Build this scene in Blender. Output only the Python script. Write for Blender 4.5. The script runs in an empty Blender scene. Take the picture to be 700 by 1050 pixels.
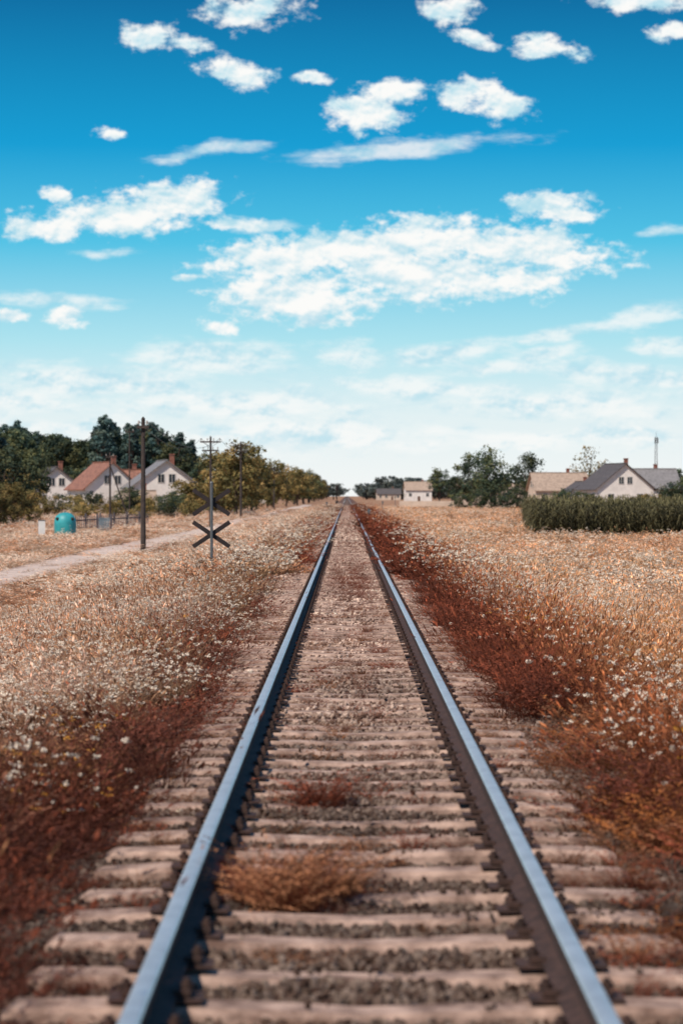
import bpy, math, random
import numpy as np
from mathutils import Vector, Matrix
random.seed(7); rng=np.random.default_rng(11)
F=2400.0; S=F/2000.0
CX,CZ=-0.07,1.81
def X(px,d): return CX+(px-355.5)/F*d
def Zp(py,d): return CZ-(py-508)/F*d
scene=bpy.context.scene
root=scene.collection
scene.view_settings.view_transform='Standard'
scene.view_settings.look='None'
scene.view_settings.exposure=0
# ------------------------------------------------------------ materials
def newmat(name):
    m=bpy.data.materials.new(name); m.use_nodes=True
    nt=m.node_tree; b=nt.nodes['Principled BSDF']
    return m,nt,b
def simple(name,col,rough=0.8,metal=0.0,noise=0.25,scale=3.0,bump=0.0,dark=None,pos=(.36,.60)):
    m,nt,b=newmat(name)
    tc=nt.nodes.new('ShaderNodeTexCoord')
    n=nt.nodes.new('ShaderNodeTexNoise'); n.inputs['Scale'].default_value=scale; n.inputs['Detail'].default_value=7; n.inputs['Roughness'].default_value=.62
    nt.links.new(tc.outputs['Object'],n.inputs['Vector'])
    r=nt.nodes.new('ShaderNodeValToRGB')
    c0=dark or [max(0,c*(1-noise)) for c in col]; c1=[min(1,c*(1+noise)) for c in col]
    r.color_ramp.elements[0].position=pos[0]; r.color_ramp.elements[1].position=pos[1]
    r.color_ramp.elements[0].color=(*c0,1); r.color_ramp.elements[1].color=(*c1,1)
    nt.links.new(n.outputs['Fac'],r.inputs['Fac']); nt.links.new(r.outputs['Color'],b.inputs['Base Color'])
    b.inputs['Roughness'].default_value=rough; b.inputs['Metallic'].default_value=metal
    if bump>0:
        bp=nt.nodes.new('ShaderNodeBump'); bp.inputs['Strength'].default_value=bump; bp.inputs['Distance'].default_value=.02
        nt.links.new(n.outputs['Fac'],bp.inputs['Height']); nt.links.new(bp.outputs['Normal'],b.inputs['Normal'])
    return m
def instmat(name,attr_type='INSTANCER',transl=0.3,grad=True,fixed=None,rough=.75):
    m,nt,b=newmat(name)
    L=nt.links
    if fixed is None:
        a=nt.nodes.new('ShaderNodeAttribute'); a.attribute_type=attr_type; a.attribute_name='gcol'
        col=a.outputs['Color']
    else:
        r=nt.nodes.new('ShaderNodeRGB'); r.outputs[0].default_value=(*fixed,1); col=r.outputs[0]
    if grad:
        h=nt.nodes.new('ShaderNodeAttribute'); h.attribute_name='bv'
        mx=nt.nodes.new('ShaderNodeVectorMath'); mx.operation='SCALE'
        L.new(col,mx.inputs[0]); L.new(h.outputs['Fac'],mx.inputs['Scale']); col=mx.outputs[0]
    L.new(col,b.inputs['Base Color']); b.inputs['Roughness'].default_value=rough
    b.inputs['Specular IOR Level'].default_value=.25
    if transl>0:
        t=nt.nodes.new('ShaderNodeBsdfTranslucent'); L.new(col,t.inputs['Color'])
        ms=nt.nodes.new('ShaderNodeMixShader'); ms.inputs[0].default_value=transl
        L.new(b.outputs[0],ms.inputs[1]); L.new(t.outputs[0],ms.inputs[2])
        L.new(ms.outputs[0],nt.nodes['Material Output'].inputs['Surface'])
    return m
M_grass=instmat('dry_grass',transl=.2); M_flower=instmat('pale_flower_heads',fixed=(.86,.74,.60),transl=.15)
M_yel=instmat('yellow_flower_heads',fixed=(.75,.36,.06),transl=.15)
M_stone=instmat('ballast_stone',transl=0,grad=False,rough=.9)
M_corn=instmat('corn_leaf',transl=.2)
M_bark=simple('bark',(.09,.06,.045),.9,scale=4)
# ------------------------------------------------------------ mesh helpers
def mesh_from(name,verts,faces,mats=(),fmat=None,smooth=False,bv=None):
    me=bpy.data.meshes.new(name); me.from_pydata([tuple(v) for v in verts],[],[tuple(f) for f in faces])
    for m in mats: me.materials.append(m)
    if fmat is not None: me.polygons.foreach_set('material_index',np.array(fmat,dtype=np.int32))
    if smooth: me.polygons.foreach_set('use_smooth',[True]*len(me.polygons))
    if bv is not None:
        a=me.attributes.new('bv','FLOAT','POINT'); a.data.foreach_set('value',np.array(bv,dtype=np.float32))
    me.update(); return me
def obj(name,me,loc=(0,0,0),rot=(0,0,0),parent=None,coll=None,scale=(1,1,1)):
    o=bpy.data.objects.new(name,me); o.location=loc; o.rotation_euler=rot; o.scale=scale
    (coll or root).objects.link(o)
    if parent: o.parent=parent
    return o
def empty(name,loc=(0,0,0),rot=(0,0,0)):
    o=bpy.data.objects.new(name,None); o.location=loc; o.rotation_euler=rot; root.objects.link(o); o.empty_display_size=.1; return o
class MB:
    def __init__(s): s.v=[];s.f=[];s.m=[]
    def box(s,c,size,mi=0,rot=None):
        hx,hy,hz=[a/2 for a in size]; b=len(s.v)
        for dx,dy,dz in [(-1,-1,-1),(1,-1,-1),(1,1,-1),(-1,1,-1),(-1,-1,1),(1,-1,1),(1,1,1),(-1,1,1)]:
            p=Vector((dx*hx,dy*hy,dz*hz))
            if rot is not None: p=rot@p
            s.v.append((p.x+c[0],p.y+c[1],p.z+c[2]))
        for f in [(0,3,2,1),(4,5,6,7),(0,1,5,4),(1,2,6,5),(2,3,7,6),(3,0,4,7)]:
            s.f.append([b+i for i in f]); s.m.append(mi)
    def tube(s,p0,p1,r0,r1,n=8,mi=0,cap=True):
        p0=Vector(p0);p1=Vector(p1); d=(p1-p0).normalized()
        u=d.orthogonal().normalized(); w=d.cross(u); b=len(s.v)
        for p,r in ((p0,r0),(p1,r1)):
            for i in range(n):
                a=2*math.pi*i/n; q=p+u*math.cos(a)*r+w*math.sin(a)*r; s.v.append(tuple(q))
        for i in range(n):
            j=(i+1)%n; s.f.append([b+i,b+j,b+n+j,b+n+i]); s.m.append(mi)
        if cap:
            s.f.append([b+n+i for i in range(n)]); s.m.append(mi)
            s.f.append([b+i for i in reversed(range(n))]); s.m.append(mi)
    def poly(s,pts,mi=0):
        b=len(s.v); s.v+= [tuple(p) for p in pts]; s.f.append(list(range(b,b+len(pts)))); s.m.append(mi)
    def lathe(s,prof,n=24,mi=0,c=(0,0,0)):
        b=len(s.v)
        for r,z in prof:
            for i in range(n):
                a=2*math.pi*i/n; s.v.append((c[0]+r*math.cos(a),c[1]+r*math.sin(a),c[2]+z))
        for k in range(len(prof)-1):
            for i in range(n):
                j=(i+1)%n; s.f.append([b+k*n+i,b+k*n+j,b+(k+1)*n+j,b+(k+1)*n+i]); s.m.append(mi)
    def make(s,name,mats,**k): 
        sm=k.pop('smooth',False)
        return obj(name,mesh_from(name,s.v,s.f,mats,s.m,smooth=sm),**k)
# ------------------------------------------------------------ scatter
def scatter(name,pts,rot,scl,idx,col,coll):
    me=bpy.data.meshes.new(name); n=len(pts)
    me.vertices.add(n); me.vertices.foreach_set('co',np.asarray(pts,dtype=np.float32).ravel())
    def at(nm,ty,key,arr):
        a=me.attributes.new(nm,ty,'POINT'); a.data.foreach_set(key,np.ascontiguousarray(arr).ravel())
    at('rot','FLOAT_VECTOR','vector',np.asarray(rot,dtype=np.float32))
    at('scl','FLOAT_VECTOR','vector',np.asarray(scl,dtype=np.float32))
    at('idx','INT','value',np.asarray(idx,dtype=np.int32))
    c4=np.ones((n,4),dtype=np.float32); c4[:,:3]=col
    at('gcol','FLOAT_COLOR','color',c4)
    me.update(); o=obj(name,me)
    ng=bpy.data.node_groups.new(name+'_nodes','GeometryNodeTree')
    ng.interface.new_socket('Geometry',in_out='INPUT',socket_type='NodeSocketGeometry')
    ng.interface.new_socket('Geometry',in_out='OUTPUT',socket_type='NodeSocketGeometry')
    N=ng.nodes; L=ng.links
    gi=N.new('NodeGroupInput'); go=N.new('NodeGroupOutput')
    ip=N.new('GeometryNodeInstanceOnPoints'); ci=N.new('GeometryNodeCollectionInfo')
    ci.inputs['Collection'].default_value=coll; ci.inputs['Separate Children'].default_value=True; ci.inputs['Reset Children'].default_value=True
    ip.inputs['Pick Instance'].default_value=True
    def na(nm,dt):
        a=N.new('GeometryNodeInputNamedAttribute'); a.data_type=dt; a.inputs['Name'].default_value=nm; return a.outputs['Attribute']
    e=N.new('FunctionNodeEulerToRotation')
    L.new(na('rot','FLOAT_VECTOR'),e.inputs[0]); L.new(e.outputs[0],ip.inputs['Rotation'])
    L.new(na('scl','FLOAT_VECTOR'),ip.inputs['Scale']); L.new(na('idx','INT'),ip.inputs['Instance Index'])
    L.new(gi.outputs[0],ip.inputs['Points']); L.new(ci.outputs[0],ip.inputs['Instance']); L.new(ip.outputs[0],go.inputs[0])
    md=o.modifiers.new('scatter','NODES'); md.node_group=ng
    return o
def protos(name,meshes):
    c=bpy.data.collections.new(name)
    for i,me in enumerate(meshes):
        o=bpy.data.objects.new('%s_%02d'%(name,i),me); c.objects.link(o)
    return c
# ------------------------------------------------------------ noise util
def vn(x,y,s,seed=0):
    x=np.asarray(x)/s+seed*13.7; y=np.asarray(y)/s+seed*7.3
    xi=np.floor(x);yi=np.floor(y);fx=x-xi;fy=y-yi
    fx=fx*fx*(3-2*fx);fy=fy*fy*(3-2*fy)
    def h(a,b):
        v=np.sin(a*127.1+b*311.7+seed*5.1)*43758.5453; return v-np.floor(v)
    return (h(xi,yi)*(1-fx)+h(xi+1,yi)*fx)*(1-fy)+(h(xi,yi+1)*(1-fx)+h(xi+1,yi+1)*fx)*fy
def sst(a,b,x):
    t=np.clip((x-a)/(b-a),0,1); return t*t*(3-2*t)
def gz(x,y):
    a=np.abs(x)
    z=-0.095-0.505*sst(1.75,4.6,a)
    return z
# ------------------------------------------------------------ ground
xs=np.unique(np.round(np.concatenate([np.linspace(-6,6,97),np.linspace(6,40,35),-np.linspace(6,40,35),np.geomspace(40,4000,14),-np.geomspace(40,4000,14)]),3))
ys=np.unique(np.round(np.concatenate([np.linspace(-30,0,20),np.linspace(0,60,200),np.linspace(60,200,70),np.geomspace(200,6000,26),[-200,-1500]]),3))
GX,GY=np.meshgrid(xs,ys)
GZ=gz(GX,GY)+np.where(np.abs(GX)<6,(vn(GX,GY,.35,3)-.5)*.02,0)
nx=len(xs);ny=len(ys)
V=np.stack([GX,GY,GZ],-1).reshape(-1,3)
fc=[(j*nx+i,j*nx+i+1,(j+1)*nx+i+1,(j+1)*nx+i) for j in range(ny-1) for i in range(nx-1)]
m,nt,b=newmat('ground_soil_and_dry_grass'); L=nt.links; N=nt.nodes
tc=N.new('ShaderNodeTexCoord'); sp=N.new('ShaderNodeSeparateXYZ'); L.new(tc.outputs['Object'],sp.inputs[0])
def noise(sc,det=6,vec=None,rough=.6):
    n=N.new('ShaderNodeTexNoise'); n.inputs['Scale'].default_value=sc; n.inputs['Detail'].default_value=det; n.inputs['Roughness'].default_value=rough
    L.new(vec or tc.outputs['Object'],n.inputs['Vector']); return n.outputs['Fac']
def ramp(fac,els):
    r=N.new('ShaderNodeValToRGB'); cr=r.color_ramp
    while len(cr.elements)<len(els): cr.elements.new(.5)
    for e,(p,c) in zip(cr.elements,els): e.position=p; e.color=(*c,1)
    L.new(fac,r.inputs['Fac']); return r.outputs['Color']
def math_(op,a,b_=None,c_=None):
    n=N.new('ShaderNodeMath'); n.operation=op
    for i,v in enumerate((a,b_,c_)):
        if v is None: continue
        if isinstance(v,(int,float)): n.inputs[i].default_value=v
        else: L.new(v,n.inputs[i])
    return n.outputs[0]
def mixc(f,a,b_,bt='MIX'):
    n=N.new('ShaderNodeMix'); n.data_type='RGBA'; n.blend_type=bt
    L.new(f,n.inputs[0]) if not isinstance(f,(int,float)) else setattr(n.inputs[0],'default_value',f)
    for v,i in ((a,6),(b_,7)):
        if isinstance(v,tuple): n.inputs[i].default_value=(*v,1)
        else: L.new(v,n.inputs[i])
    return n.outputs[2]
def mrange(v,a,b_,c=0,d=1,smooth=True):
    n=N.new('ShaderNodeMapRange'); n.interpolation_type='SMOOTHSTEP' if smooth else 'LINEAR'
    L.new(v,n.inputs['Value'])
    for k,x_ in zip(('From Min','From Max','To Min','To Max'),(a,b_,c,d)): n.inputs[k].default_value=x_
    return n.outputs['Result']
field=ramp(noise(.05,8),[(.3,(.28,.13,.065)),(.5,(.42,.23,.12)),(.7,(.54,.33,.20))])
fine=ramp(noise(9,8),[(.3,(.35,.3,.28)),(.7,(1,1,1))])
field=mixc(.8,field,fine,'MULTIPLY')
ball=ramp(noise(25,4),[(.35,(.05,.028,.02)),(.55,(.13,.08,.06)),(.7,(.25,.18,.145))])
red=ramp(noise(6,6),[(.3,(.06,.025,.018)),(.7,(.15,.065,.04))])
ax=math_('ABSOLUTE',sp.outputs[0]); ax=math_('ADD',ax,math_('MULTIPLY',math_('SUBTRACT',noise(.8),.5),.7))
c=mixc(mrange(ax,1.3,1.8),ball,red); c=mixc(mrange(ax,2.3,3.0),c,field)
L.new(c,b.inputs['Base Color']); b.inputs['Roughness'].default_value=.95
bp=N.new('ShaderNodeBump'); bp.inputs['Strength'].default_value=.8; bp.inputs['Distance'].default_value=.03
L.new(noise(18,8),bp.inputs['Height']); L.new(bp.outputs[0],b.inputs['Normal'])
obj('ground',mesh_from('ground',V,fc,[m],smooth=True))
# dirt road parallel to the track
def roadc(y): return -9.9+.25*np.sin(y*.05)
rd=simple('dirt_road_surface',(.54,.43,.37),.95,noise=.18,scale=1.5)
rv=[];rf=[]
yy=np.concatenate([np.linspace(-20,200,160),np.linspace(205,600,40)])
for k,y in enumerate(yy):
    w=1.3+.12*math.sin(y*.37)+.1*math.sin(y*.13); cx=float(roadc(y))
    rv+=[(cx-w,y,-.59),(cx+w,y,-.59)]
    if k: i=2*k; rf.append((i-2,i-1,i+1,i))
obj('dirt_road',mesh_from('dirt_road',rv,rf,[rd]))
# ------------------------------------------------------------ track
rail_top=simple('polished_rail_steel',(.84,.81,.77),.38,.76,noise=.10,scale=6)
rail_side=simple('rusty_rail_steel',(.05,.026,.02),.8,.1,noise=.45,scale=20)
conc=simple('worn_sleeper',(.43,.30,.24),.92,noise=.12,scale=5.5,bump=.9,dark=(.12,.07,.052),pos=(.35,.63))
track=empty('railway_track')
prof=[(-.075,.012),(-.075,.022),(-.012,.045),(-.009,.12),(-.034,.132),(-.036,.158),(-.028,.168),(-.012,.1715),(.012,.1715),(.028,.168),(.036,.158),(.034,.132),(.009,.12),(.012,.045),(.075,.022),(.075,.012)]
for nm,cx in (('rail_west',-.7525),('rail_east',.7525)):
    v=[];f=[];mi=[]
    yr=[-12,5,20,60,200,800,3000]
    for y in yr: v+=[(cx+p[0],y,p[1]) for p in prof]
    n=len(prof)
    for k in range(len(yr)-1):
        for i in range(n):
            j=(i+1)%n; f.append((k*n+i,k*n+j,(k+1)*n+j,(k+1)*n+i)); mi.append(0 if i in(5,6,7,8,9) else 1)
    obj(nm,mesh_from(nm,v,f,[rail_top,rail_side],mi),parent=track)
sl=MB(); fa=MB()
ysl=np.arange(-3,420,.6)
def sleeper(y):
    jz=random.uniform(-.020,.002); jy=random.uniform(-.035,.035); a=random.uniform(-.016,.016)
    b0=len(sl.v); secs=[(-1.30,.08,-.03,0),(-1.26,.105,-.008,0),(-.95,.112,0,0),(-.45,.094,-.012,0),(0,.084,-.025,0),(.45,.094,-.012,0),(.95,.112,0,0),(1.26,.105,-.008,0),(1.30,.08,-.03,0)]
    for x,hw,dz,_ in secs:
        hw+=random.uniform(-.016,.008)
        yc=y+jy+x*a+random.uniform(-.012,.012); z=.004+dz+jz+random.uniform(-.006,.004)
        sl.v+=[(x,yc-hw-.03,z-.17),(x,yc-hw,z-.02),(x,yc-hw+.02,z),(x,yc+hw-.02,z),(x,yc+hw,z-.02),(x,yc+hw+.03,z-.17)]
    for k in range(len(secs)-1):
        for i in range(5):
            sl.f.append([b0+k*6+i,b0+(k+1)*6+i,b0+(k+1)*6+i+1,b0+k*6+i+1]); sl.m.append(0)
    sl.f.append([b0+i for i in range(6)]); sl.m.append(0)
    sl.f.append([b0+48+i for i in reversed(range(6))]); sl.m.append(0)
for y in ysl:
    sleeper(y)
    if y<110:
        for cx in (-.7525,.7525):
            fa.box((cx,y,.006),(.34,.15,.012))
            for s_ in (-1,1):
                fa.box((cx+s_*.095,y,.03),(.06,.10,.022))
                fa.tube((cx+s_*.11,y,.02),(cx+s_*.11,y,.075),.016,.014,6)
                fa.tube((cx+s_*.11,y,.042),(cx+s_*.11,y,.058),.026,.026,6)
sl.make('sleepers',[conc],parent=track); fa.make('rail_fastenings',[rail_side],parent=track)
# ballast stones
import bmesh
def stone(seed):
    r=random.Random(seed); bm=bmesh.new(); bmesh.ops.create_icosphere(bm,subdivisions=1,radius=1)
    for v in bm.verts:
        v.co*=r.uniform(.65,1.25); v.co.z*=.6; v.co.x*=1.2
    me=bpy.data.meshes.new('ballast_stone'); bm.to_mesh(me); bm.free(); me.materials.append(M_stone); return me
stc=protos('ballast_stone_proto',[stone(i) for i in range(6)])
P=[];SC=[];ON=[]
for y0,y1,den,sc in ((3*S,14*S,1300,.0185),(14*S,30*S,760,.022),(30*S,70*S,240,.030),(70*S,160*S,60,.05)):
    n=int((y1-y0)*4.2*den); x=rng.uniform(-2.1,2.1,n); y=rng.uniform(y0,y1,n)
    ph=np.abs((y+3+.3)%.6-.3); on=(ph<.11)&(np.abs(x)<1.3)
    clump=vn(x,y,.5,9)*.6+vn(x,y,.17,19)*.4
    keep=(~on | ((rng.random(n)<.42*sst(.52,.85,clump))))
    keep&=(np.abs(np.abs(x)-.7525)>.055)
    keep&=(np.abs(x)<1.5)|(rng.random(n)<.45)
    x=x[keep];y=y[keep];on=on[keep]; s_=sc*rng.uniform(.35,1.45,len(x)); s_=np.where(on,s_*.65,s_)
    z=np.where(on,-.010+s_*.2,gz(x,y)+s_*.25+.02+.045*vn(x,y,.8,33)**1.5)
    P.append(np.stack([x,y,z],-1)); SC.append(s_); ON.append(on)
P=np.concatenate(P);SC=np.concatenate(SC); n=len(P)
t=rng.random((n,1))**1.4; base=np.array([.11,.058,.040])*(1-t)+np.array([.48,.36,.29])*t
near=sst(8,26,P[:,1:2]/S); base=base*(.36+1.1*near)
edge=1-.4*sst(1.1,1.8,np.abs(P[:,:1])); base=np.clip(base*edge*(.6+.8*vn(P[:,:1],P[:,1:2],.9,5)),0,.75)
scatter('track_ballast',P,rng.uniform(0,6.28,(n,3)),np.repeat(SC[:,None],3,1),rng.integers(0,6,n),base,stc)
# ------------------------------------------------------------ grass protos
def tuft(seed,nb,h,spread,width,lean,heads=None,nh=0,leafy=0,big=1.0):
    r=np.random.default_rng(seed); v=[];f=[];mi=[];bv=[]
    lv=[0,.35,.7,1.0]
    for i in range(nb):
        a=r.uniform(0,6.28); rr=spread*math.sqrt(r.random()); bx,by=rr*math.cos(a),rr*math.sin(a)
        az=a+r.normal(0,.9); hh=h*r.uniform(.35,1.15); ln=lean*hh*r.uniform(.2,1.6)
        w=width*r.uniform(.6,1.2); wa=r.uniform(0,3.14); wx,wy=math.cos(wa)*w/2,math.sin(wa)*w/2
        var=r.uniform(.45,1.5); b0=len(v); curve=r.uniform(1.3,2.6)
        for t in lv:
            k=1-t*.85; px=bx+math.cos(az)*ln*t**curve; py=by+math.sin(az)*ln*t**curve; pz=hh*(t-.18*lean*t*t)
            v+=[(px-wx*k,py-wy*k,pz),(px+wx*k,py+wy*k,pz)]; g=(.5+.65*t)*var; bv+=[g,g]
        for k in range(3):
            f.append((b0+2*k,b0+2*k+1,b0+2*k+3,b0+2*k+2)); mi.append(0)
        tip=Vector(((v[-1][0]+v[-2][0])/2,(v[-1][1]+v[-2][1])/2,v[-1][2]))
        if heads=='seed' and i<nh:
            for q in range(2):
                wa2=wa+q*1.57; L_=r.uniform(.03,.09)*big; ww=r.uniform(.006,.013)*big; dx,dy=math.cos(wa2)*ww,math.sin(wa2)*ww
                b1=len(v); lx,ly=math.cos(az)*.6*L_,math.sin(az)*.6*L_
                v+=[(tip.x,tip.y,tip.z-.01),(tip.x+lx/2+dx,tip.y+ly/2+dy,tip.z+L_*.4),(tip.x+lx,tip.y+ly,tip.z+L_*.8),(tip.x+lx/2-dx,tip.y+ly/2-dy,tip.z+L_*.4)]
                bv+=[1.3*var]*4; f.append((b1,b1+1,b1+2,b1+3)); mi.append(0)
        if heads in('umbel','yellow') and i<nh:
            R=r.uniform(.012,.040)*big
            for q in range(16):
                aa=r.uniform(0,6.28); q_=R*math.sqrt(r.random()); ox,oy,oz=q_*math.cos(aa),q_*math.sin(aa),r.uniform(-.012,.012)
                s_=r.uniform(.005,.010)*big; n_=Vector((r.normal(),r.normal()-.4,1.0)).normalized(); u=n_.orthogonal().normalized()*s_; w_=n_.cross(u)
                c_=tip+Vector((ox,oy,oz)); b1=len(v)
                v+=[tuple(c_+u),tuple(c_+w_),tuple(c_-u),tuple(c_-w_)]; bv+=[r.uniform(.6,1.15)]*4
                f.append((b1,b1+1,b1+2,b1+3)); mi.append(1 if heads=='umbel' else 2)
        for q in range(leafy):
            t=r.uniform(.2,1); px=bx+math.cos(az)*ln*t**curve; py=by+math.sin(az)*ln*t**curve; pz=hh*(t-.18*lean*t*t)
            s_=r.uniform(.008,.02)*big; aa=r.uniform(0,6.28); d=Vector((math.cos(aa),math.sin(aa),r.uniform(-.2,.9))).normalized(); u=d.orthogonal().normalized()*s_*.35
            c_=Vector((px,py,pz)); b1=len(v)
            v+=[tuple(c_),tuple(c_+d*s_+u),tuple(c_+d*s_*2.2),tuple(c_+d*s_-u)]; g=var*r.uniform(.7,1.3)*(.6+.5*t); bv+=[g]*4
            f.append((b1,b1+1,b1+2,b1+3)); mi.append(0)
    return mesh_from('grass_tuft',v,f,[M_grass,M_flower,M_yel],mi,bv=bv)
TU=[]
for i in range(3): TU.append(tuft(10+i,130,.40,.16,.005,1.0))                       #0-2 fine
for i in range(3): TU.append(tuft(20+i,80,.60,.20,.005,.7,'seed',45))              #3-5 tall seed
for i in range(2): TU.append(tuft(30+i,34,.44,.15,.006,.8,None,0,24))               #6-7 leafy weed
for i in range(2): TU.append(tuft(40+i,60,.64,.24,.006,.6,'umbel',24,3))            #8-9 umbels
TU.append(tuft(50,50,.5,.16,.006,.5,'yellow',14,6))                                 #10 yellow
for i in range(2): TU.append(tuft(60+i,90,.47,.30,.012,.9,'seed',40,0,1.3))               #11-12 wide
TU.append(tuft(66,40,.5,.30,.012,.9,None,0,30,2.2))               #13 wide leafy
for i in range(1): TU.append(tuft(70+i,60,.57,.32,.012,.7,'umbel',34,0,2.0))              #14 wide umbel
TUC=protos('grass_tuft_proto',TU)
GP=[];GR=[];GS=[];GI=[];GC=[]
C=lambda *a: np.array(a)
def addg(x,y,zs,s,i,c):
    GP.append((x,y,zs)); GR.append((random.uniform(-.25,.25),random.uniform(-.25,.25),random.uniform(0,6.28))); GS.append((s[0],s[0],s[1])); GI.append(i); GC.append(c)
RED=C(.25,.064,.030); DRED=C(.12,.036,.021); TAN=C(.66,.40,.22); PINK=C(.72,.48,.33); GOLD=C(.68,.34,.12); OR=C(.50,.175,.05); OLV=C(.24,.16,.06); BRN=C(.28,.125,.06)
def pick(ws): 
    r=random.random()*sum(w for w,_ in ws)
    for w,v_ in ws:
        r-=w
        if r<=0: return v_
    return ws[-1][1]
for y0,y1,xm,den,sc in ((3.0,14,5,32,1.0),(14,35,9,19,1.0),(35,80,20,8,1.15),(80,160,38,2.4,1.6),(160,330,75,.7,2.2)):
    n=int((y1-y0)*S*2*xm*den)
    X_=rng.uniform(-xm,xm,n); Y_=rng.uniform(y0,y1,n)*S
    n1=vn(X_,Y_,1.1,1); n2=vn(X_,Y_,3.5,2)*.6+vn(X_,Y_,1.3,12)*.4; n3=vn(X_,Y_/1.6,9,4); n4=vn(X_,Y_,.45,6); n5=vn(X_,Y_,2.2,15)*.7+vn(X_,Y_,.8,16)*.3
    for x,y,a1,a2,a3,a4,a5 in zip(X_,Y_,n1,n2,n3,n4,n5):
        yb=y/S; a=abs(x); e=a+(a1-.5)*.85+(a4-.5)*.35
        if e<1.27: continue
        if a<1.22 or (a<1.45 and random.random()<.5): continue
        rc=abs(x-float(roadc(y))) if x<0 else 99
        if rc<1.2 and not (rc<.18 and random.random()<.15): continue
        if yb>105 and x>10+(yb-107)*.085: continue
        v=random.uniform(.6,1.35); far=yb>42
        p=1.0; fr=float(sst(16,34,yb))
        if x>0:
            if e<2.2:
                if yb>16: col=RED*.58 if a4<.6 else RED*.95; hs=.40+.65*a1; p=.88; kind=pick([(5,0),(2,3),(4,6)])
                else:
                    col=pick([(3,OR*.55),(4,DRED*1.2),(3,BRN),(3,RED)]); hs=.3+.6*a1*(a4+.3); p=.5*sst(.35,.75,a4)+.12+.55*(e>1.65); kind=pick([(3,0),(5,6)])
            else:
                m_=min(1,max(0,(e-2.2)/1.1))
                dk=1-sst(6,17,yb)
                col=GOLD*a2+TAN*(1-a2)
                if a1>.58: k_=.65-.35*fr; col=OR*k_+col*(1-k_)
                if a3>.52 and a4>.4: col=col*.55+OLV*.45
                if a5>.57: k_=.65-.25*fr; col=col*(1-k_)+(BRN if a4>.4 else OR*.7)*k_
                if a5<.36: col=col*.45+PINK*.6
                col=col*(1-.3*fr)+PINK*.3*fr
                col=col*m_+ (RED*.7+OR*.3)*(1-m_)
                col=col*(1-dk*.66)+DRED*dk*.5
                hs=(.50+.85*a2*(.45+a5))*(1-.15*dk); kind=pick([(4,0),(3.5,3),(3,6),(7.5 if a5<.5 else 1,8),(.6,10)])
                if yb>60: hs*=.75
        else:
            if e<1.9:
                if yb<22: col=DRED if a4<.6 else RED*.8; hs=.4+.5*a1; p=.85 if yb>9 else .45; kind=pick([(5,0),(1,3),(4,6)])
                else: col=RED*.8 if a4>.4 else BRN; hs=.3+.4*a1; p=.15+.4*(a4>.5); kind=pick([(5,0),(1,3),(3,6)])
            else:
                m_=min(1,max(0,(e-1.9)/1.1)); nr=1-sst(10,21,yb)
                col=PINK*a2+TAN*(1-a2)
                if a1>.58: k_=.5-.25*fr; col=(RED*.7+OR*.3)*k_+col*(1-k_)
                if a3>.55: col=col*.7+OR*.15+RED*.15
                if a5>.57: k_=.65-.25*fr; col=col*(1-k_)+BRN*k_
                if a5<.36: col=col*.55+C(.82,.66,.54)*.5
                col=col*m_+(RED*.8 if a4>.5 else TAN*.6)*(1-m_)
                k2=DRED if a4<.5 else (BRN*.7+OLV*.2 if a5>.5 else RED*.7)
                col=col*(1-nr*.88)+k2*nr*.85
                hs=(.48+.7*a2*(.45+a5))*(1-.05*nr); kind=pick([(4,0),(3.5,3),(2.5,6),((9 if a5<.55 else 1.5)*(1-.92*nr),8),(.2+.6*nr,10)])
                if a>4.8: hs=min(hs,.8)*(1-.45*float(sst(4.8,7,a)))
                if rc<3.4: hs*=.42
                if yb>70: hs*=.75
        if random.random()>p: continue
        if kind==0: i=random.randint(0,2)
        elif kind==3: i=random.randint(3,5)
        elif kind==6: i=random.randint(6,7)
        elif kind==8: i=random.randint(8,9)
        else: i=10
        if far: i=14 if kind==8 else (13 if kind==6 else random.randint(11,12))
        if a>4.6 and x>0: hs*=.85
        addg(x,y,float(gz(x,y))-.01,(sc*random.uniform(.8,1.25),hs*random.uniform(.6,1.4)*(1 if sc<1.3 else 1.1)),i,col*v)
# tufts between the rails
def clump(cx,cy,r,n,h,col,kinds=(0,1,2)):
    for k in range(n):
        a=random.uniform(0,6.28); q=r*math.sqrt(random.random()); x=cx+q*math.cos(a); y=cy+q*math.sin(a)*1.6
        if abs(abs(x)-.7525)<.15: continue
        addg(x,y,-.06,(random.uniform(.5,.9),h*random.uniform(.5,1.2)*(1-.4*q/r)),random.choice(kinds),col*random.uniform(.7,1.4))
clump(X(300,9.0*S),9.0*S,.25,26,.66,RED*.95)
clump(X(300,9.0*S)+.03,8.9*S,.2,12,.8,BRN*1.1,(6,7))
clump(X(322,11.6*S),11.6*S,.10,9,.65,RED*.75,(0,1,6,7))
clump(X(240,9.3*S),9.5*S,.07,5,.45,RED*.7)
for k in range(1100):
    y=random.uniform(5,32)*S; x=random.choice([random.uniform(-.58,.58),random.uniform(.92,1.5),random.uniform(-1.5,-.92)])
    if vn(x,y,.8,28)<.45: continue
    y=round((y+3.3)/.6)*.6-3.3+random.uniform(-.12,.12)
    addg(x,y,-.08,(random.uniform(.3,.5),random.uniform(.16,.40)),random.choice([0,1,2,6,7]),(RED if random.random()<.5 else BRN)*random.uniform(.5,1.2))
for k in range(1000):
    y=random.uniform(30,150)*S; x=random.choice([random.uniform(-.55,.55),random.uniform(-.3,.3),random.uniform(.95,1.4),random.uniform(-1.4,-.95)])
    if vn(x,y,9,8)<.42: continue
    addg(x,y,-.08,(random.uniform(.4,.6),random.uniform(.2,.42)),random.choice([0,1,2]),RED*random.uniform(.7,1.2))
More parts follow.
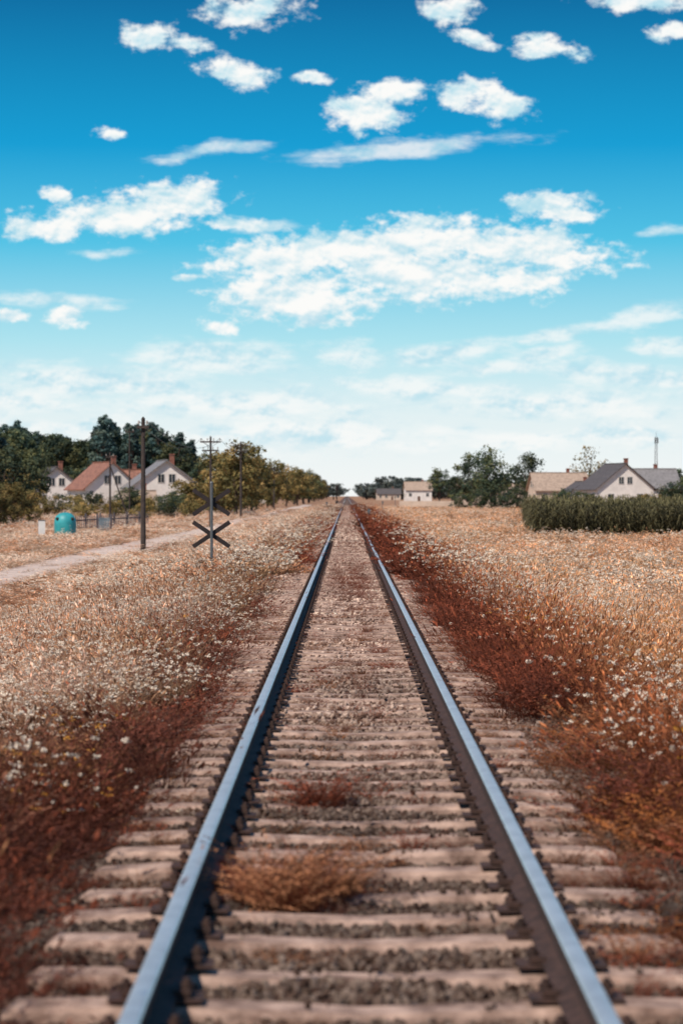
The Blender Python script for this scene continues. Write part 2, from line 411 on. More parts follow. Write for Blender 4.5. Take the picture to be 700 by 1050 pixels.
for k in range(140):
    y=random.gauss(40,5)*S; addg(random.uniform(-.45,.45),y,-.08,(.6,random.uniform(.3,.5)),random.choice([0,1,2]),RED*.8)
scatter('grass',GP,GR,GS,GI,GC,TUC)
# ------------------------------------------------------------ corn field
def corn(seed):
    r=np.random.default_rng(seed); v=[];f=[];bv=[]
    H=r.uniform(1.6,2.0)
    def strip(pts,w,side,g):
        b0=len(v)
        for k,p in enumerate(pts):
            ww=w*(1-abs(2*k/(len(pts)-1)-.8)*.8); v.append((p[0]-side[0]*ww,p[1]-side[1]*ww,p[2])); v.append((p[0]+side[0]*ww,p[1]+side[1]*ww,p[2])); bv.extend([g,g])
        for k in range(len(pts)-1): f.append((b0+2*k,b0+2*k+1,b0+2*k+3,b0+2*k+2))
    for s_ in ((1,0),(0,1)): strip([(0,0,0),(0,0,H*.5),(0,0,H)],.02,s_,.8)
    for k in range(12):
        z=H*(.15+.8*k/12); a=r.uniform(0,6.28); l=r.uniform(.45,.7); d=(math.cos(a),math.sin(a))
        strip([(d[0]*l*t,d[1]*l*t,z+.35*l*math.sin(t*2.6)*1.2-(.5*l*t*t)) for t in (0,.25,.5,.75,1)],.045,(-d[1],d[0]),r.uniform(.5,1.5))
    for k in range(7):
        a=r.uniform(0,6.28); strip([(0,0,H),(.05*math.cos(a),.05*math.sin(a),H+.13),(.12*math.cos(a),.12*math.sin(a),H+.22)],.012,(-math.sin(a),math.cos(a)),2.4)
    return mesh_from('corn_plant',v,f,[M_corn],bv=bv)
cc=protos('corn_plant_proto',[corn(i) for i in range(5)])
P=[]
y=107*S
while y<200*S:
    x0=10.2+(y/S-107)*.085
    step=.3 if y<125*S else .6
    for x in np.arange(x0,x0+(24 if y<125*S else 40),step): P.append((x+random.uniform(-.1,.1),y+random.uniform(-.15,.15),-.6))
    y+=.55 if y<125*S else 1.6
n=len(P); cl=np.array([.080,.072,.034])*rng.uniform(.45,1.6,(n,1)); s_=rng.uniform(.80,1.16,n)
scatter('cornfield',P,np.stack([rng.uniform(-.06,.06,n),rng.uniform(-.06,.06,n),rng.uniform(0,6.28,n)],-1),np.repeat(s_[:,None],3,1),rng.integers(0,5,n),cl,cc)
# ------------------------------------------------------------ trees
def leafmat(name,cols):
    m,nt,b=newmat(name); L=nt.links
    a=nt.nodes.new('ShaderNodeAttribute'); a.attribute_name='bv'
    r=nt.nodes.new('ShaderNodeValToRGB'); cr=r.color_ramp
    cr.elements[0].color=(*cols[0],1); cr.elements[1].color=(*cols[2],1); e=cr.elements.new(.5); e.color=(*cols[1],1)
    oi=nt.nodes.new('ShaderNodeObjectInfo'); hs=nt.nodes.new('ShaderNodeHueSaturation')
    mr=nt.nodes.new('ShaderNodeMapRange'); L.new(oi.outputs['Random'],mr.inputs['Value']); mr.inputs['To Min'].default_value=.7; mr.inputs['To Max'].default_value=1.45
    L.new(a.outputs['Fac'],r.inputs['Fac']); L.new(r.outputs[0],hs.inputs['Color']); L.new(mr.outputs[0],hs.inputs['Value'])
    L.new(hs.outputs[0],b.inputs['Base Color']); b.inputs['Roughness'].default_value=.7
    b.inputs['Specular IOR Level'].default_value=.2
    t=nt.nodes.new('ShaderNodeBsdfTranslucent'); L.new(hs.outputs[0],t.inputs['Color']); ms=nt.nodes.new('ShaderNodeMixShader'); ms.inputs[0].default_value=.2
    L.new(b.outputs[0],ms.inputs[1]); L.new(t.outputs[0],ms.inputs[2]); L.new(ms.outputs[0],nt.nodes['Material Output'].inputs[0])
    return m
LG=leafmat('leaves_green',((.028,.052,.042),(.070,.098,.055),(.16,.155,.06)))  # slightly bluish: a little distance haze is mixed into this green
LO=leafmat('leaves_olive_autumn',((.075,.075,.032),(.20,.165,.06),(.42,.27,.10)))
LD=leafmat('leaves_dark_pine_hazed',((.026,.062,.064),(.055,.096,.090),(.10,.13,.10)))  # pine green raised towards teal, haze over the forest put into the colour
LH=leafmat('leaves_hazy_far',((.07,.10,.105),(.11,.135,.125),(.15,.16,.13)))  # aerial haze painted as a paler, bluish leaf colour; no volume
def tree(seed,H,R,th,nc,nl,ls,mat,kind='round'):
    r=np.random.default_rng(seed); mb=MB(); bv=[]
    bend=(r.normal(0,.03*H),r.normal(0,.03*H)); tr=H*.022+.05
    pts=[Vector((bend[0]*t*t,bend[1]*t*t,H*.85*t)) for t in (0,.3,.6,1)]
    for k in range(3): mb.tube(pts[k],pts[k+1],tr*(1-.28*k),tr*(1-.28*(k+1)),7,0,cap=False)
    cz=(H+th)/2; rz=(H-th)/2
    cs=[]
    for k in range(nc):
        for _ in range(50):
            p=r.uniform(-1,1,3)
            q=np.linalg.norm(p)
            if q<1 and q>.25: break
        if kind=='pine':
            t=(p[2]+1)/2; rad=R*(1.05-t*.85)*(.5+.5*r.random()); a=r.uniform(0,6.28); c_=Vector((rad*math.cos(a),rad*math.sin(a),th+(H-th)*t)); cr=R*.36*(1.1-t*.6)
        else:
            lump=1+.25*math.sin(seed+3*math.atan2(p[1],p[0]))+.15*math.sin(5*p[2]+seed)
            c_=Vector((p[0]*R*.85*lump,p[1]*R*.85*lump,cz+p[2]*rz*.88)); cr=R*r.uniform(.16,.36)
        cs.append((c_,cr))
    for c_,cr in cs[::3]:
        t=min(1,max(.15,(c_.z-.25*H)/(H*.85)*.9)); s0=Vector((bend[0]*t*t,bend[1]*t*t,H*.85*t)); mid=s0.lerp(c_,.55)+Vector((0,0,.06*R))
        mb.tube(s0,mid,tr*.38*(1-t*.5),tr*.22,5,0,cap=False); mb.tube(mid,c_,tr*.22,tr*.07,5,0,cap=False)
    bv=[.5]*len(mb.v)
    for c_,cr in cs:
        tone=r.uniform(.1,.8)
        for k in range(nl):
            d=r.normal(size=3); d/=np.linalg.norm(d); q=cr*(r.random()**.45)*1.1
            p=c_+Vector((d[0]*q,d[1]*q,d[2]*q*.8)); s_=ls*r.uniform(.6,1.3)
            n_=Vector((d[0]+r.normal()*.6,d[1]+r.normal()*.6,d[2]+.4+r.normal()*.6)).normalized(); u=n_.orthogonal().normalized(); w_=n_.cross(u); a=r.uniform(0,6.28)
            u2=(u*math.cos(a)+w_*math.sin(a))*s_; w2=(w_*math.cos(a)-u*math.sin(a))*s_*.55
            mb.poly([p-u2,p+w2,p+u2,p-w2],1); g=min(1,max(0,tone+r.normal()*.15+.2*d[2])); bv+=[g]*4
    return mesh_from('tree_mesh',mb.v,mb.f,[M_bark,mat],mb.m,bv=bv)
T_round=[tree(i,12,5.6,1.8,60,70,.28,LG) for i in (1,2)]
T_dec=[tree(i,14,4.0,3,48,60,.30,LG) for i in (3,4)]
T_pine=[tree(i,17,3.2,4,60,50,.28,LD,'pine') for i in (5,6,7)]
T_bush=[tree(i,5,2.8,.2,40,60,.15,LO) for i in (8,9,10)]
T_bushg=[tree(i,5,2.6,.2,40,60,.15,LG) for i in (11,12)]
T_sparse=tree(13,13,5.2,3.0,34,22,.28,LO)
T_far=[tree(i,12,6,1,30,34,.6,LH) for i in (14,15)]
T_oltree=[tree(i,9,4.2,.5,60,70,.22,LO) for i in (16,17)]
def put(name,me,px,d,h,h0,wid=1.0,z=-.6):
    d*=S; s=h/h0; return obj(name,me,(X(px,d),d,z),(0,0,random.uniform(0,6.28)),scale=(s*wid,s*wid,s))
# right side
put('oak_tree',T_round[0],499,430,13.4,12,1.0)
put('oak_tree',T_round[1],480,440,10.6,12,.8)
put('oak_tree',T_round[1],542,430,11.8,12,.75)
put('birch_tree',T_sparse,602,420,13.4,13,.9)
put('deciduous_tree',T_dec[0],450,520,10.5,14,1.0); put('deciduous_tree',T_dec[1],463,500,7.5,14,1.3); put('deciduous_tree',T_dec[1],520,480,8,14,1.4)
put('deciduous_tree',T_dec[0],562,430,7.4,14,1.3); put('deciduous_tree',T_dec[1],690,430,8.5,14,1.2); put('deciduous_tree',T_dec[0],712,430,9.5,14,1.2)
put('deciduous_tree',T_dec[0],613,410,7.6,14,1.2); put('deciduous_tree',T_dec[1],676,430,7.2,14,1.4); put('deciduous_tree',T_dec[1],585,440,7,14,1.4)
for px,h in ((489,3.4),(503,4.2),(517,3),(530,3.6),(578,3.6),(592,3.2),(604,2.8),(470,3.2),(688,4.5),(698,5.2)):
    put('bush',random.choice(T_bushg),px,300,h,5,1.2)
for px,h in ((608,2.6),(650,2.3),(662,2.9),(676,3.4)): put('bush',random.choice(T_bush+T_bushg),px,320,h,5,1.2)
# left
for px,d,h,k in ((4,175,7.0,0),(22,182,5.4,1),(-14,170,7.6,0),(-36,168,7,1),(14,150,3.6,0),(30,158,3.0,1),(0,140,3.2,1)):
    g=px in (4,-14,-36)
    put('garden_tree',T_round[k] if g else T_oltree[k],px,d,h,12 if g else 9,1.0)
for px,d,h,k in ((46,200,2.6,0),(60,230,2.7,4),(78,225,2.6,1),(93,240,3.0,3),(108,235,2.3,2),(122,230,2.3,4),(134,232,3.6,3),(150,225,2.5,1),(163,230,2.5,4),(178,225,3.0,3),(193,235,4.6,1),(203,240,4.4,2),(215,245,4.2,0),(228,240,5.2,1),(86,190,1.9,0),(118,190,2.1,1),(145,185,1.9,2),(172,190,2.1,3),(195,195,2.3,0),(236,255,5.4,2)):
    put('garden_bush',(T_bush+T_bushg)[k],px,d,h,5,1.25)
put('garden_tree',T_dec[1],203,285,7.5,14,1.0); put('garden_tree',T_dec[1],34,250,7.5,14,1.2); put('garden_tree',T_dec[0],80,305,7.2,14,1.0)
for k in range(34):
    d=225+k*k*.75+k*8; x=-13.2-random.uniform(-1.2,2.5)-(2 if k%2 else 0)
    h=random.uniform(5.6,9.2)+k*.12; me=random.choice(T_oltree+T_oltree+[T_bush[0],T_bush[1],T_bushg[0],T_round[1],T_dec[0]]); h0=9 if me in T_oltree else (12 if me is T_round[1] else 14 if me is T_dec[0] else 5)
    s=h/h0; w_=random.uniform(.8,1.2)*(1 if h0>5 else .75); obj('trackside_tree',me,(x,d*S,-.6),(0,0,random.uniform(0,6)),scale=(s*w_,s*w_,s))
# forest behind left houses
FP=[];FI=[];FS=[]
for k in range(420):
    d=random.uniform(390,480); px=random.uniform(-90,199)
    hump=.90+.08*math.sin(px*.05+1)+.06*math.sin(px*.13)
    if px>185: hump*=.88
    i=random.choice([0,1,2,3,0,4,1]) if px>95 else random.choice([3,4,0,2,3,4])
    s=hump*random.uniform(.72,1.12)*(1.02 if i<3 else 1.12)
    FP.append((X(px,d*S),d*S,-.6)); FI.append(i); FS.append((s*1.1,s*1.1,s))
fc_=protos('forest_tree_proto',T_pine+T_dec)
n=len(FP); scatter('forest',FP,np.stack([np.zeros(n),np.zeros(n),rng.uniform(0,6.28,n)],-1),FS,FI,np.full((n,3),.5),fc_)
FP=[];FS=[]
for k in range(480):
    d=random.uniform(1100,1900); px=random.choice([random.uniform(-500,346),random.uniform(368,1200),random.uniform(372,480)])
    s=random.uniform(.6,1.25)*(.75 if 330<px<400 else 1)
    FP.append((X(px,d*S),d*S,-.6)); FS.append((s*1.4,s*1.4,s))
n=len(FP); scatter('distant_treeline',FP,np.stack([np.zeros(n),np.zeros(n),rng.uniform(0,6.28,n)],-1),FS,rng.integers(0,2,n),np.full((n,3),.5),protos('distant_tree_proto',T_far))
# ------------------------------------------------------------ houses
W_white=simple('white_render',(.76,.72,.68),.9,noise=.08,scale=.8); W_cream=simple('cream_render',(.58,.47,.38),.9,noise=.1,scale=.8)
R_dark=simple('dark_roof_tiles',(.085,.075,.075),.7,noise=.25,scale=2); R_red=simple('terracotta_roof_tiles',(.24,.11,.075),.75,noise=.3,scale=2)
R_beige=simple('weathered_roof',(.36,.27,.21),.8,noise=.2,scale=2); R_grey=simple('grey_roof_sheets',(.20,.19,.19),.6,noise=.2,scale=2)
M_glass=simple('window_glass',(.03,.04,.05),.12,0,noise=.2); M_frame=simple('window_frame',(.6,.57,.53),.6,noise=.05); M_door=simple('brown_door',(.12,.06,.035),.6); M_brick=simple('chimney_brick',(.25,.1,.07),.9)
def house(name,px,d,w,dp,wh,rh,rot,wall,roof,gwin=True,z=-.6):
    """ridge along local x; w = along ridge, dp = gable width"""
    d*=S; e=empty(name,(X(px,d),d,z),(0,0,rot))
    a=MB(); hw,hd=w/2,dp/2
    a.v=[(-hw,-hd,0),(hw,-hd,0),(hw,hd,0),(-hw,hd,0),(-hw,-hd,wh),(hw,-hd,wh),(hw,hd,wh),(-hw,hd,wh),(-hw,0,wh+rh),(hw,0,wh+rh)]
    a.f=[(0,1,5,4),(2,3,7,6),(1,2,6,9,5),(3,0,4,8,7)]; a.m=[0]*4; a.make('walls',[wall],parent=e)
    r=MB(); ov=.45; sl_=rh/hd; t=.16
    for s in(-1,1):
        y0=s*(hd+ov); z0=wh-ov*sl_+.02; zt=wh+rh+.02
        p=[(-hw-ov,y0,z0),(hw+ov,y0,z0),(hw+ov,0,zt),(-hw-ov,0,zt)]; q=[(x,y,zz+t) for x,y,zz in p]
        if s>0: p=p[::-1];q=q[::-1]
        r.poly(q); r.poly(p[::-1]); 
        for i in range(4): j=(i+1)%4; r.poly([p[i],p[j],q[j],q[i]])
    r.box((0,0,wh+rh+.21),(w+2*ov+.04,.3,.12)); r.make('roof',[roof],parent=e)
    c=MB(); c.box((w*.2,dp*.12,wh+rh+.1),(.6,.6,1.7)); c.box((w*.2,dp*.12,wh+rh+1.0),(.75,.75,.12)); c.make('chimney',[M_brick],parent=e)
    wn=MB()
    def win(u,zc,face,ww=1.0,hh=1.3,mi=0):
        if face in('f','b'):
            s=-1 if face=='f' else 1
            wn.box((u,s*(hd+.01),zc),(ww+.2,.08,hh+.2),1); wn.box((u,s*(hd+.04),zc),(ww,.06,hh),mi); 
            if mi==0: wn.box((u,s*(hd+.065),zc),(.06,.04,hh),1)
        else:
            s=1 if face=='r' else -1
            wn.box((s*(hw+.01),u,zc),(.08,ww+.2,hh+.2),1); wn.box((s*(hw+.04),u,zc),(.06,ww,hh),mi)
            if mi==0: wn.box((s*(hw+.065),u,zc),(.04,.06,hh),1)
    k=max(2,int(w/2.8))
    for i in range(k):
        u=-hw+w*(i+.5)/k
        if i==k//2: win(u,1.05,'f',.95,2.05,2)
        else: win(u,wh*.58,'f')
        win(u,wh*.58,'b')
    for fc2 in('l','r'):
        for u in(-dp*.26,dp*.26): win(u,wh*.55,fc2)
        if gwin and rh>2: 
            win(-.75,wh+rh*.33,fc2,.8,1.1); win(.75,wh+rh*.33,fc2,.8,1.1)
    wn.make('windows_and_door',[M_glass,M_frame,M_door],parent=e)
    return e
def rdg(a): return math.radians(a)
house('terracotta_roof_house',106,280,9.5,8.0,3.5,3.5,rdg(-68),W_white,R_red)
house('terracotta_roof_house',128,300,8.0,7.0,3.2,3.0,rdg(12),W_cream,R_red)
house('white_gable_house',166,272,10,9.6,3.6,3.5,rdg(-78),W_white,R_grey)
house('white_cottage',54,300,8.5,8.2,3.4,3.2,rdg(-74),W_white,R_dark)
house('garden_shed',142,235,3.4,2.6,2.0,.8,.2,W_cream,R_beige,False)
house('cream_house',572,400,11,8,3.6,3.3,rdg(8),W_cream,R_beige)
house('dark_roof_house',630,335,11,10,3.6,4.1,rdg(-78),W_white,R_dark)
house('long_roof_house',661,370,11,9.5,3.8,3.5,rdg(6),W_white,R_grey)
house('detached_garage',594,385,6,6,3.0,2.0,rdg(-80),W_white,R_dark,False)
house('farm_building',428,760,10,8,4.6,3,rdg(5),W_white,R_beige)
house('farm_building',398,1000,12,8,3.2,2.6,rdg(5),W_cream,R_dark)
house('barn',505,600,22,9,3.4,2.4,rdg(3),W_cream,R_beige)
house('barn',250,620,16,9,3.4,2.4,rdg(3),W_white,R_red)
# ------------------------------------------------------------ poles
wood=simple('weathered_pole_wood',(.05,.038,.034),.9,noise=.3,scale=6); porc=simple('porcelain_insulator',(.35,.33,.3),.3)
tops=[]
def tpole(px,d,ztop,r=.11,arms=2,armw=1.3,brace=False,wire=True):
    d*=S; e=empty('telegraph_pole',(X(px,d),d,-.6)); H=ztop+.6
    if wire: tops.append((X(px,d),d-r-.04,ztop-.1,armw,arms))
    a=MB(); a.tube((0,0,-.3),(0,0,H),r*1.15,r*.8,10); a.tube((0,0,H),(0,0,H+.08),r*.8,r*.2,10)
    if brace: a.tube((1.7,.6,0),(.05,0,H*.8),r*.8,r*.6,8)
    a.make('pole_shaft',[wood],parent=e)
    b_=MB()
    for k in range(arms):
        z=H-.35-k*.62; w=armw*(1 if k==0 else .8); b_.box((0,-r*1.0-.04,z),(w,.09,.11))
        for q in np.linspace(-w/2+.08,w/2-.08,4 if w>1 else 2):
            b_.tube((q,-r-.04,z+.055),(q,-r-.04,z+.13),.012,.012,5,0); b_.lathe([(.03,.12),(.055,.14),(.035,.18),(.05,.2),(.03,.26),(0,.27)],8,1,(q,-r-.04,z))
        b_.tube((-w*.35,-r,z-.05),(0,-r,z-.4),.015,.015,5); b_.tube((w*.35,-r,z-.05),(0,-r,z-.4),.015,.015,5)
    if arms: b_.make('crossarms_and_insulators',[wood,porc],parent=e)
tpole(147,81,5.0,.10,1,.5)
tpole(216,140,6.0,.09,2,1.5)
tpole(247,205,7.4,.12,2,1.7)
tpole(281,330,6.6,.12,2,1.8); tpole(302,500,6.6,.13,2,1.8)
tpole(113,175,5.6,.09,1,.8,True,False); tpole(133,210,9.0,.07,1,1.0,False,False)
wr=MB()
for (x0,y0,z0,w0,_),(x1,y1,z1,w1,_) in zip(tops[:-1],tops[1:]):
    for sd_ in(-1,1):
        a0=Vector((x0+sd_*(w0/2-.08),y0,z0)); a1=Vector((x1+sd_*(w1/2-.08),y1,z1)); pr=a0
        for k in range(1,13):
            t=k/12; p=a0.lerp(a1,t); p.z-=4*t*(1-t)*(.9); wr.tube(pr,p,.013,.013,4,cap=False); pr=p
wr.make('telegraph_wires',[simple('wire_metal',(.05,.05,.05),.6,.5)])
# crossing sign (seen from behind)
M_back=simple('sign_back_metal',(.028,.02,.02),.7,.1); M_wh=simple('sign_white_paint',(.75,.75,.73),.5,noise=.05); M_rd=simple('sign_red_paint',(.5,.03,.02),.5,noise=.1); M_post=simple('grey_steel_post',(.16,.17,.175),.5,.6,noise=.2)
d=45*S; e=empty('railway_crossing_sign',(X(217,d),d,-.52),(0,0,.12))
a=MB(); a.tube((0,0,-.2),(0,0,2.62),.034,.034,10); a.tube((0,0,2.62),(0,0,2.65),.04,.03,10); a.make('post',[M_post],parent=e)
cz1=Zp(515,45*S)+.52; cz2=Zp(548,45*S)+.52
for nm,zc in(('upper_cross',cz1),('lower_cross',cz2)):
    a=MB()
    for k,s_ in enumerate((-1,1)):
        R_=Matrix.Rotation(s_*math.radians(34),3,'Y'); yo=.06+.03*k
        a.box((0,yo,zc),(1.02,.02,.10),0,R_)
        a.box((0,yo+.013,zc),(1.0,.004,.08),1,R_)
        for t in(-1,1):
            c_=R_@Vector((t*.42,0,0)); a.box((c_.x,yo+.017,zc+c_.z),(.15,.003,.078),2,R_)
    a.box((0,.045,zc),(.1,.03,.12),0)
    a.make(nm,[M_back,M_wh,M_rd],parent=e)
# small trackside posts
for px,d,h in ((378,150,1.3),(392,260,1.6),(405,330,2.2),(335,260,1.5)):
    d*=S; a=MB(); a.tube((0,0,-.1),(0,0,h),.05,.045,8); a.box((0,-.08,h-.2),(.22,.03,.3)); a.make('trackside_marker_post',[M_post],loc=(X(px,d),d,-.5))
# signal far on the line
d=480*S; e=empty('railway_signal',(X(352,d)-1.6,d,-.3)); a=MB(); a.tube((0,0,0),(0,0,4.2),.10,.08,8); a.box((0,-.12,.4),(.8,.5,.8)); a.make('mast',[M_back],parent=e)
a=MB(); a.box((0,-.2,4.0),(.75,.1,1.5)); 
for k in range(3): a.tube((0,-.25,3.5+k*.5),(0,-.5,3.5+k*.5),.15,.15,12)
a.make('signal_head',[M_back],parent=e)
# lattice mast
d=600*S; e=empty('lattice_mast',(X(672,d),d,-.6)); a=MB(); Hm=20.5
def w_(z): return .6-.38*z/Hm
cor=[(-1,-1),(1,-1),(1,1),(-1,1)]
for k in range(15):
    z0,z1=Hm*k/15,Hm*(k+1)/15
    for i,(p,q) in enumerate(cor):
        p2,q2=cor[(i+1)%4]
        a.tube((p*w_(z0),q*w_(z0),z0),(p*w_(z1),q*w_(z1),z1),.06,.06,4); a.tube((p*w_(z0),q*w_(z0),z0),(p2*w_(z1),q2*w_(z1),z1),.03,.03,4)
        a.tube((p*w_(z1),q*w_(z1),z1),(p2*w_(z1),q2*w_(z1),z1),.03,.03,4)
a.make('lattice',[M_post],parent=e); a=MB()
for k in range(3): a.box((.5*math.cos(k*2.1),.5*math.sin(k*2.1),Hm-1.2),(.3,.3,1.8))
a.tube((0,0,Hm),(0,0,Hm+1.5),.05,.03,5); a.make('antennas',[M_post],parent=e)
# teal recycling bell container
M_teal=simple('teal_plastic',(.03,.30,.33),.5,noise=.15,scale=2); M_blk=simple('black_rubber',(.02,.02,.02),.6)
d=112*S; e=empty('recycling_container',(X(67,d),d,-.6)); a=MB()
a.lathe([(.60,0),(.63,.08),(.63,.85),(.60,1.05),(.5,1.25),(.32,1.38),(.12,1.43),(0,1.435)],28); a.make('bell_body',[M_teal],parent=e,smooth=True)
a=MB()
for k in range(4):
    an=k*1.571-.7; a.tube((.54*math.cos(an),.54*math.sin(an),1.08),(.64*math.cos(an),.64*math.sin(an),1.05),.09,.09,14)
a.make('openings',[M_blk],parent=e)
a=MB(); a.tube((0,0,1.4),(0,0,1.50),.03,.03,8); a.tube((-.08,0,1.52),(.08,0,1.52),.025,.025,8); a.lathe([(.66,0),(.66,.06),(.6,.06)],28); a.make('lifting_lug',[M_post],parent=e)
# white notice board
d=105*S; e=empty('notice_board',(X(43,d),d,-.6),(0,0,.15)); a=MB()
a.box((0,0,.68),(.36,.03,.75)); a.make('panel',[M_wh],parent=e); a=MB(); 
for s_ in(-1,1): a.tube((s_*.14,.03,0),(s_*.14,.03,1.1),.02,.02,6)
a.box((0,0,1.07),(.42,.06,.04)); a.make('legs',[M_post],parent=e)
# garden fence
M_fw=simple('fence_wood',(.09,.08,.09),.9,noise=.3)
e=empty('garden_fence',(0,0,0)); a=MB()
p0=Vector((X(72,128*S),128*S,-.6)); p1=Vector((X(152,150*S),150*S,-.6)); nP=46
for k in range(nP+1):
    p=p0.lerp(p1,k/nP); a.box((p.x,p.y,-.6+.52),(.055,.03,1.0+.05*(k%2)))
    if k%8==0: a.box((p.x,p.y+.08,-.05),(.12,.12,1.3))
a.make('pickets',[M_fw],parent=e); a=MB()
mid=(p0+p1)/2; ang=math.atan2(p1.y-p0.y,p1.x-p0.x); Rz=Matrix.Rotation(ang,3,'Z')
for z in(-.35,.15): a.box((mid.x,mid.y+.03,z),((p1-p0).length,.04,.08),0,Rz)
a.make('fence_rails',[M_fw],parent=e)
e=empty('garden_gate',(X(107,122*S),122*S,-.6)); a=MB(); M_bl=simple('pale_blue_paint',(.16,.22,.26),.6)
for k in range(7): a.box((-.3+k*.1,0,.55),(.06,.03,.95))
a.box((0,.03,.25),(.7,.03,.08)); a.box((0,.03,.85),(.7,.03,.08)); a.make('gate_leaf',[M_bl],parent=e)
a=MB(); a.box((-.42,0,.6),(.1,.1,1.3)); a.box((.42,0,.6),(.1,.1,1.3)); a.make('gate_posts',[M_fw],parent=e)
# low concrete wall on right
a=MB(); 
for k in range(18):
    a.box((k*2.5,0,.6),(2.46,.12,1.2)); a.box((k*2.5+1.25,0,.65),(.16,.18,1.4))
a.make('concrete_panel_wall',[W_cream],loc=(X(415,420*S),420*S,-.6))
# ------------------------------------------------------------ world
w=bpy.data.worlds.new('World'); scene.world=w; w.use_nodes=True; nt=w.node_tree; N=nt.nodes; L=nt.links
try:
    w.cycles.sampling_method='MANUAL'; w.cycles.sample_map_resolution=256
except Exception: pass
for n in list(N): N.remove(n)
SUN_EL=math.radians(52); SUN_AZ=math.radians(218)   # azimuth clockwise from +Y
tc=N.new('ShaderNodeTexCoord'); nrm=N.new('ShaderNodeVectorMath'); nrm.operation='NORMALIZE'; L.new(tc.outputs['Generated'],nrm.inputs[0])
sp=N.new('ShaderNodeSeparateXYZ'); L.new(nrm.outputs[0],sp.inputs[0])
x_,y_,z_=sp.outputs
az=math_('ARCTAN2',x_,y_); hl=math_('SQRT',math_('ADD',math_('MULTIPLY',x_,x_),math_('MULTIPLY',y_,y_))); el=math_('DIVIDE',z_,math_('MAXIMUM',hl,.001))
U=math_('MULTIPLY_ADD',az,F/100,3.555); Vv=math_('MULTIPLY',el,F/100)
cb=N.new('ShaderNodeCombineXYZ'); L.new(U,cb.inputs[0]); L.new(Vv,cb.inputs[1]); q=cb.outputs[0]
def vmath(op,a,b_):
    n=N.new('ShaderNodeVectorMath'); n.operation=op
    for i,v in enumerate((a,b_)):
        if v is None: continue
        if isinstance(v,tuple): n.inputs[i].default_value=v
        else: L.new(v,n.inputs[i])
    return n.outputs['Value'] if op=='LENGTH' else n.outputs[0]
def vscale(a,k):
    n=N.new('ShaderNodeVectorMath'); n.operation='SCALE'; L.new(a,n.inputs[0]); n.inputs['Scale'].default_value=k; return n.outputs[0]
wn=N.new('ShaderNodeTexNoise'); wn.inputs['Scale'].default_value=2.4; wn.inputs['Detail'].default_value=4; L.new(q,wn.inputs['Vector'])
qw=vmath('ADD',q,vmath('MULTIPLY',vmath('SUBTRACT',wn.outputs['Color'],(.5,.5,.5)),(.32,.18,0.)))
def fieldmax(cl):
    acc=None
    for px,py,a,b_,rt,amp in cl:
        mp=N.new('ShaderNodeMapping'); mp.vector_type='TEXTURE'; mp.inputs['Location'].default_value=(px/100,(508-py)/100,0)
        mp.inputs['Rotation'].default_value=(0,0,math.radians(rt)); mp.inputs['Scale'].default_value=(a/100,b_/100,1); L.new(qw,mp.inputs['Vector'])
        v=math_('SUBTRACT',amp,vmath('LENGTH',mp.outputs[0],None))
        acc=v if acc is None else math_('MAXIMUM',acc,v)
    return acc
cum=[(150,42,34,18,0,1.0),(190,46,34,14,-8,.95),(242,76,44,18,-14,1.05),(258,12,56,20,5,1.05),(322,82,34,9,0,.9),(375,114,44,26,0,1.1),(402,96,34,20,0,1.0),(480,95,40,20,0,1.05),(514,108,40,20,-12,1.05),
(460,12,38,16,0,1.0),(487,40,30,13,-20,.95),(560,50,48,13,-8,1.0),(655,6,62,14,0,1.0),(682,38,32,12,5,.95),(113,140,20,9,0,.95),(57,201,22,10,0,1.05),
(175,208,62,24,3,1.2),(125,224,86,20,0,1.15),(45,238,46,14,0,1.1),(240,231,60,8,-4,.85),(560,214,50,18,-4,1.15),(588,224,30,12,0,1.0),
(290,268,76,30,0,1.15),(370,256,80,25,3,1.2),(445,248,90,24,0,1.25),(530,256,98,22,-6,1.2),(300,303,90,32,0,1.1),(430,284,110,30,-4,1.15),(540,288,56,17,0,1.05),(330,327,60,13,0,.85),(590,264,42,12,-15,.95),
(68,325,26,13,0,1.05),(15,325,22,10,0,1.05),(227,338,22,11,0,.95),(200,287,24,7,0,.85)]
soft=[(210,156,70,10,6,1.1),(415,152,125,13,5,1.2),(270,231,70,9,-3,1),(70,309,95,10,-3,1.05),(682,241,40,8,4,1.1),(110,260,50,7,0,.9),
(215,368,110,20,-3,1.2),(355,366,56,18,0,1.1),(470,362,80,16,6,1.15),(565,345,56,12,10,1.1),(655,328,66,15,10,1.15),(640,385,100,18,-4,1.15),(670,360,44,13,0,1.1),(560,362,66,12,5,1),(100,392,150,24,0,1.2),(20,410,80,22,0,1.1),(440,398,110,18,0,1.1),(250,415,180,22,0,1.1),(580,415,170,22,0,1.1),(300,445,280,26,0,1.05),(600,450,200,18,0,1.0),(80,440,160,18,0,1),(500,378,70,12,0,1)]
def nz(vec,sc,det,ro,stretch=(1,1.5,1)):
    n=N.new('ShaderNodeTexNoise'); n.inputs['Scale'].default_value=sc; n.inputs['Detail'].default_value=det; n.inputs['Roughness'].default_value=ro
    L.new(vmath('MULTIPLY',vec,stretch),n.inputs['Vector']); return n.outputs['Fac']
n1=nz(q,3.6,9,.60)
gen=math_('MULTIPLY',math_('SUBTRACT',nz(q,.35,4,.5),.56),4.0)
gen=math_('SUBTRACT',gen,mrange(math_('ABSOLUTE',az),.17,.25,5,0))
Fc=math_('MAXIMUM',fieldmax(cum),gen)
D=math_('ADD',Fc,math_('MULTIPLY',math_('SUBTRACT',n1,.5),2.4))
Ac=mrange(D,.0,.65)
Fs=fieldmax(soft); ns=nz(q,2.4,9,.6,(.55,2.0,1))
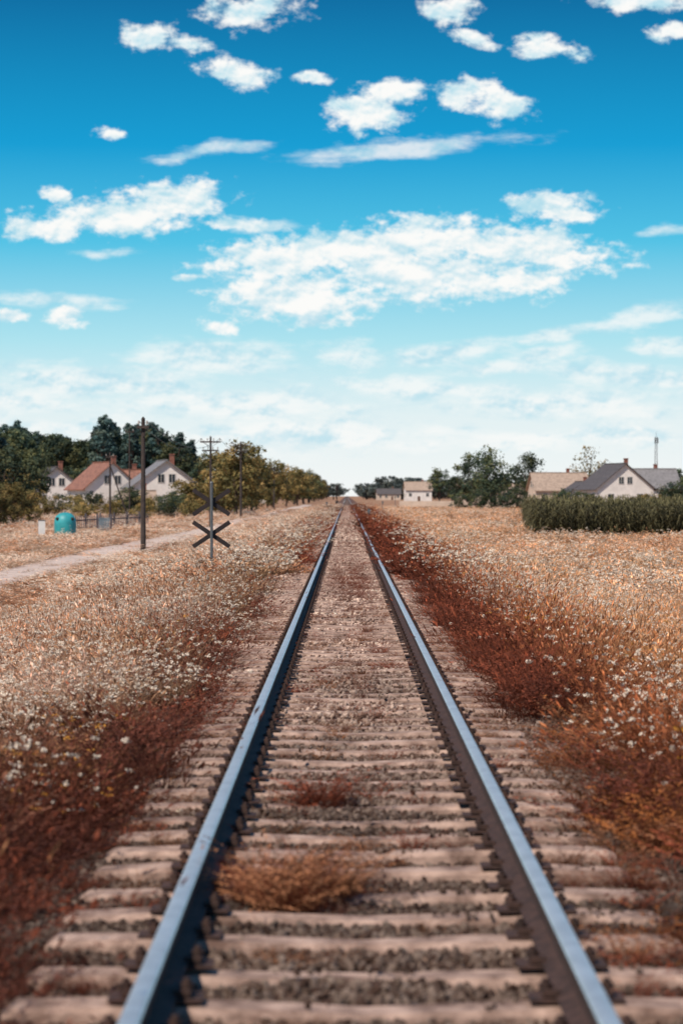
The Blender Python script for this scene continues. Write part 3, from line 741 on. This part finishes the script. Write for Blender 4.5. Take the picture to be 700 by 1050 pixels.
As=math_('MULTIPLY',mrange(math_('ADD',Fs,math_('MULTIPLY',math_('SUBTRACT',ns,.5),2.3)),.05,.9),.72)
l1=nz(q,2.2,3,.5); l2=nz(vmath('ADD',q,(-.05,.12,0.)),2.2,3,.5)
f2=nz(vmath('ADD',q,(-.015,.035,0.)),3.6,9,.60)
rel=math_('ADD',math_('MULTIPLY',math_('SUBTRACT',l1,l2),2.3),math_('MULTIPLY',math_('SUBTRACT',n1,f2),1.7))
t=mrange(math_('ADD',rel,.64),0,1,0,1)
ccol=mixc(t,(.46,.73,.84),(.97,.97,.95))
grad=ramp(mrange(el,0,.667,0,1,False),[(0,(.92,.94,.93)),(.033/.667,(.78,.89,.91)),(.066/.667,(.42,.77,.87)),(.108/.667,(.08,.54,.79)),(.149/.667,(.004,.34,.66)),(.212/.667,(.001,.155,.37)),(1,(.01,.12,.33))])
sky=N.new('ShaderNodeTexSky'); sky.sky_type='NISHITA'; sky.sun_disc=False; sky.sun_elevation=SUN_EL; sky.sun_rotation=SUN_AZ
BG=.1
base=mixc(.98,sky.outputs[0],vscale(grad,1/BG))
c10=vscale(ccol,1/BG)
base=mixc(As,base,c10); out=mixc(Ac,base,c10)
bg=N.new('ShaderNodeBackground'); bg.inputs['Strength'].default_value=BG; L.new(out,bg.inputs['Color'])
wo=N.new('ShaderNodeOutputWorld'); L.new(bg.outputs[0],wo.inputs['Surface'])
# sun
sd=bpy.data.lights.new('sun','SUN'); sd.energy=4.8; sd.angle=math.radians(.5); sd.color=(1,.87,.74)
so=bpy.data.objects.new('sun',sd); root.objects.link(so)
dv=Vector((math.sin(SUN_AZ)*math.cos(SUN_EL),math.cos(SUN_AZ)*math.cos(SUN_EL),math.sin(SUN_EL)))
so.rotation_euler=dv.to_track_quat('Z','Y').to_euler()
# camera
cd=bpy.data.cameras.new('camera'); cam=bpy.data.objects.new('camera',cd); root.objects.link(cam); scene.camera=cam
cd.sensor_fit='VERTICAL'; cd.sensor_height=36; cd.lens=F/1050*36; cd.clip_end=12000; cd.clip_start=.1
cam.location=(CX,0,CZ); cam.rotation_euler=(math.pi/2-math.atan(17/F),0,math.atan(5.5/F))
cd.dof.use_dof=True; cd.dof.focus_distance=28*S; cd.dof.aperture_fstop=2.8
